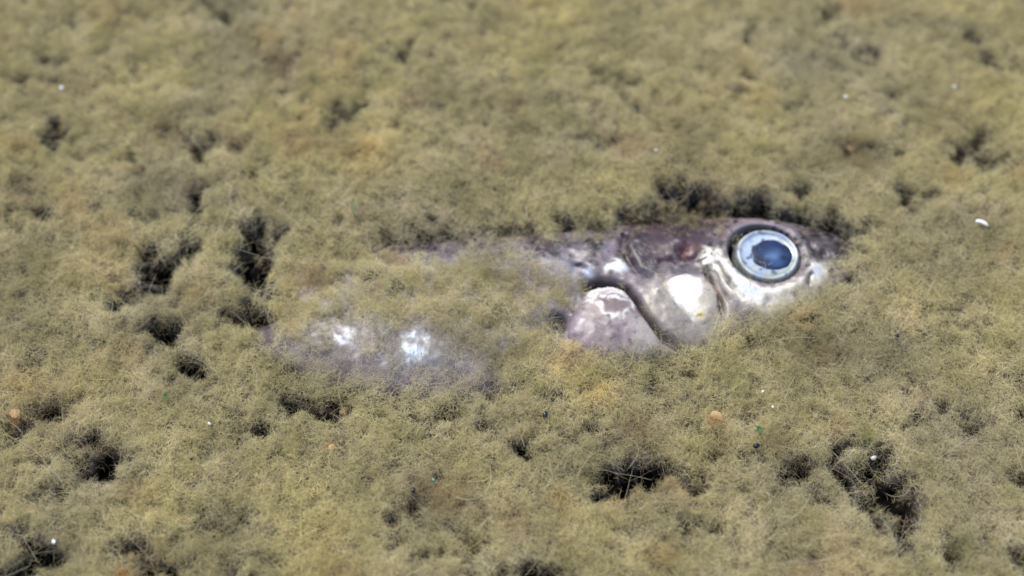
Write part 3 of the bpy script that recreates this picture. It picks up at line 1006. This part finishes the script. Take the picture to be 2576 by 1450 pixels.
ty0, tyc = float(Ytop(np.array([XT]))[0]), float((Ytop(np.array([XT])) + Ybot(np.array([XT])))[0] / 2)
fin("tail_fin", [(XT + 3, tyc + .6), (XT - 8, tyc + 8), (XT - 14, tyc + 11), (XT - 12, tyc + 5), (XT - 9, tyc), (XT - 12, tyc - 5), (XT - 14, tyc - 11), (XT - 8, tyc - 8), (XT + 3, tyc - .6)], -9.9)

# ------------------------------------------------------------------ small things lying on the algae
def zt(x, y):
    return float(samp(H, np.array([x]), np.array([y]))[0])


def lump(name, px, py, r, mat, label, cat, stretch=(1, 1, .8), rot=0., group=None, lift=.35, seed=0):
    x, y = [float(v) for v in unproj(px, py, 0)]
    z = zt(x, y) + lift
    x, y = [float(v) for v in unproj(px, py, z)]
    rr = random.Random(seed)
    bm = bmesh.new()
    bmesh.ops.create_icosphere(bm, subdivisions=3, radius=1)
    ph = [rr.uniform(0, 6) for _ in range(6)]
    for v in bm.verts:
        c = v.co
        k = 1 + .16 * math.sin(3 * c.x + ph[0]) * math.cos(2.5 * c.y + ph[1]) + .1 * math.sin(5 * c.z + ph[2] + 3 * c.x) + .05 * math.sin(9 * c.y + ph[3])
        v.co = Vector((c.x * stretch[0], c.y * stretch[1], c.z * stretch[2])) * k * r * MM
    me = bpy.data.meshes.new(name)
    bm.to_mesh(me)
    bm.free()
    for p_ in me.polygons:
        p_.use_smooth = True
    me.materials.append(mat)
    o = link(bpy.data.objects.new(name, me))
    o.location = Vector((x, y, z)) * MM
    o.rotation_euler = (0, 0, rot)
    return tag(o, label, cat, group)


M_white = mat_plain("white_grain", (.85, .84, .8), .3)
M_black = mat_plain("black_seed", (.006, .006, .008), .35)
M_teal = mat_plain("teal_chip", (.05, .36, .26), .4)
M_green = mat_plain("green_sprig", (.05, .13, .02), .6)
M_orange = mat_plain("orange_crumb", (.44, .31, .15), .9)

GW, GB, GO = "white grains scattered over the algae", "black seeds scattered over the algae", "orange crumbs in the algae"
whites = [(2197,1152,.30,"round white grain lying in the black hollow at the lower right"),
          (1919,985,.13,"tiny white grain on the algae well below the fish's eye"),
          (1944,1024,.13,"tiny white grain just above the small green sprig"),
          (135,1363,.2,"white grain beside the dark hollow in the lower left corner"),
          (526,1066,.16,"tiny white grain on pale algae between the lower left hollows"),
          (2128,244,.2,"elongated white grain in the upper right of the mat"),
          (2402,218,.18,"blurred white grain near the right edge, upper part"),
          (1650,378,.14,"small white grain on the algae above the fish's head"),
          (155,222,.26,"pale grain near the left edge, upper part")]
for i, (px, py, r, lb) in enumerate(whites):
    lump("white_grain", px, py, r, M_white, lb, "grain", (1.3, 1, .8), i * .7, GW, .5, i)
blacks = [(1903,1122,.30,"oval black seed on open algae left of the lower right hollow"),
          (1372,1043,.32,"black seed on the algae below the fish's gill cover"),
          (1039,1233,.26,"small square-looking black seed right below the teal chip"),
          (2257,845,.18,"tiny black seed on the algae right of and below the eye"),
          (481,1155,.14,"tiny black seed on pale algae in the lower left quarter")]
for i, (px, py, r, lb) in enumerate(blacks):
    lump("black_seed", px, py, r, M_black, lb, "seed", (1.3, 1, .8), i * .9, GB, .6, 20 + i)
lump("teal_chip", 1090, 1207, .15, M_teal, "tiny teal chip on the algae below the fish's belly", "chip", (1, 1, .4), 0, None, .6, 31)
oranges = [(1803,1048,.62,"orange crumb, largest and brightest, in the algae below the eye"),
           (865,1035,.45,"pale orange crumb beside the dark cleft below the belly"),
           (834,1126,.36,"small tan orange crumb in the lower middle left"),
           (38,1042,.6,"pale orange crumb at the left edge above a dark hollow"),
           (2141,374,.4,"yellow-orange crumb in the blurred upper right")]
for i, (px, py, r, lb) in enumerate(oranges):
    lump("orange_crumb", px, py, r, M_orange, lb, "crumb", (1.3, 1, .7), i * .6, GO, -.1, 40 + i)


def tube(name, pts, r, mat, label=None, cat=None, group=None, parent=None, flatten=1.0, taper=True):
    pts = [Vector(p) for p in pts]
    n = len(pts)
    V, Fq = [], []
    m = 10
    for i, p in enumerate(pts):
        t = (pts[min(i + 1, n - 1)] - pts[max(i - 1, 0)]).normalized()
        a = t.cross(Vector((0, 0, 1))).normalized()
        b = a.cross(t)
        k = math.sin(math.pi * min(max((i + .25) / (n - .5), 0), 1)) ** .4 if taper else 1
        for j in range(m):
            q = 2 * math.pi * j / m
            V.append(p + (a * math.cos(q) + b * math.sin(q) * flatten) * r * k)
    Fq = grid_faces(n, m, True)
    o = mesh_np(name, [tuple(v) for v in V], Fq, mat, parent)
    bm = bmesh.new()
    bm.from_mesh(o.data)
    bmesh.ops.holes_fill(bm, edges=[e for e in bm.edges if e.is_boundary], sides=0)
    bmesh.ops.recalc_face_normals(bm, faces=bm.faces)
    bm.to_mesh(o.data)
    bm.free()
    if label:
        tag(o, label, cat, group)
    return o


def on_mat(pts, lift):
    out = []
    for px, py in pts:
        x, y = [float(v) for v in unproj(px, py, 0)]
        z = zt(x, y) + lift
        x, y = [float(v) for v in unproj(px, py, z)]
        out.append((x, y, z))
    zs = np.array([o[2] for o in out])
    zm = zs.max()
    return [(o[0], o[1], .3 * o[2] + .7 * zm) for o in out]


tube("shell_fragment", on_mat([(2455, 559), (2460, 556), (2467, 557), (2474, 560), (2480, 564), (2485, 569)], .9), .27, M_white,
     "curved white shell sliver lying on the algae at the right edge", "shell fragment", flatten=.5)
tube("green_thread", on_mat([(890, 500), (886, 512), (886, 524), (889, 536), (893, 546)], .7), .09, M_green,
     "short curved green thread on the algae above the fish's back", "plant thread")


def sprig(px, py, size, label):
    x, y = [float(v) for v in unproj(px, py, 0)]
    z = zt(x, y) + .2
    root = link(bpy.data.objects.new("green_sprig", None))
    root.location = Vector((x, y, z)) * MM
    root.empty_display_size = .002
    tag(root, label, "plant", "green sprigs in the algae")
    rr = random.Random(int(px))
    for k in range(7):
        a = k * .9 + rr.uniform(-.2, .2)
        L = size * rr.uniform(.7, 1.1)
        pts = [(math.cos(a) * L * s, math.sin(a) * L * s, .5 * L * math.sin(s * 2.2)) for s in (0, .25, .5, .75, 1)]
        tube("leaf", pts, size * .16, M_green, parent=root, flatten=.3)


sprig(1911, 1077, .6, "tiny bright green sprig below the fish's head")
sprig(415, 993, .5, "very small green sprig at the lower left among pale threads")
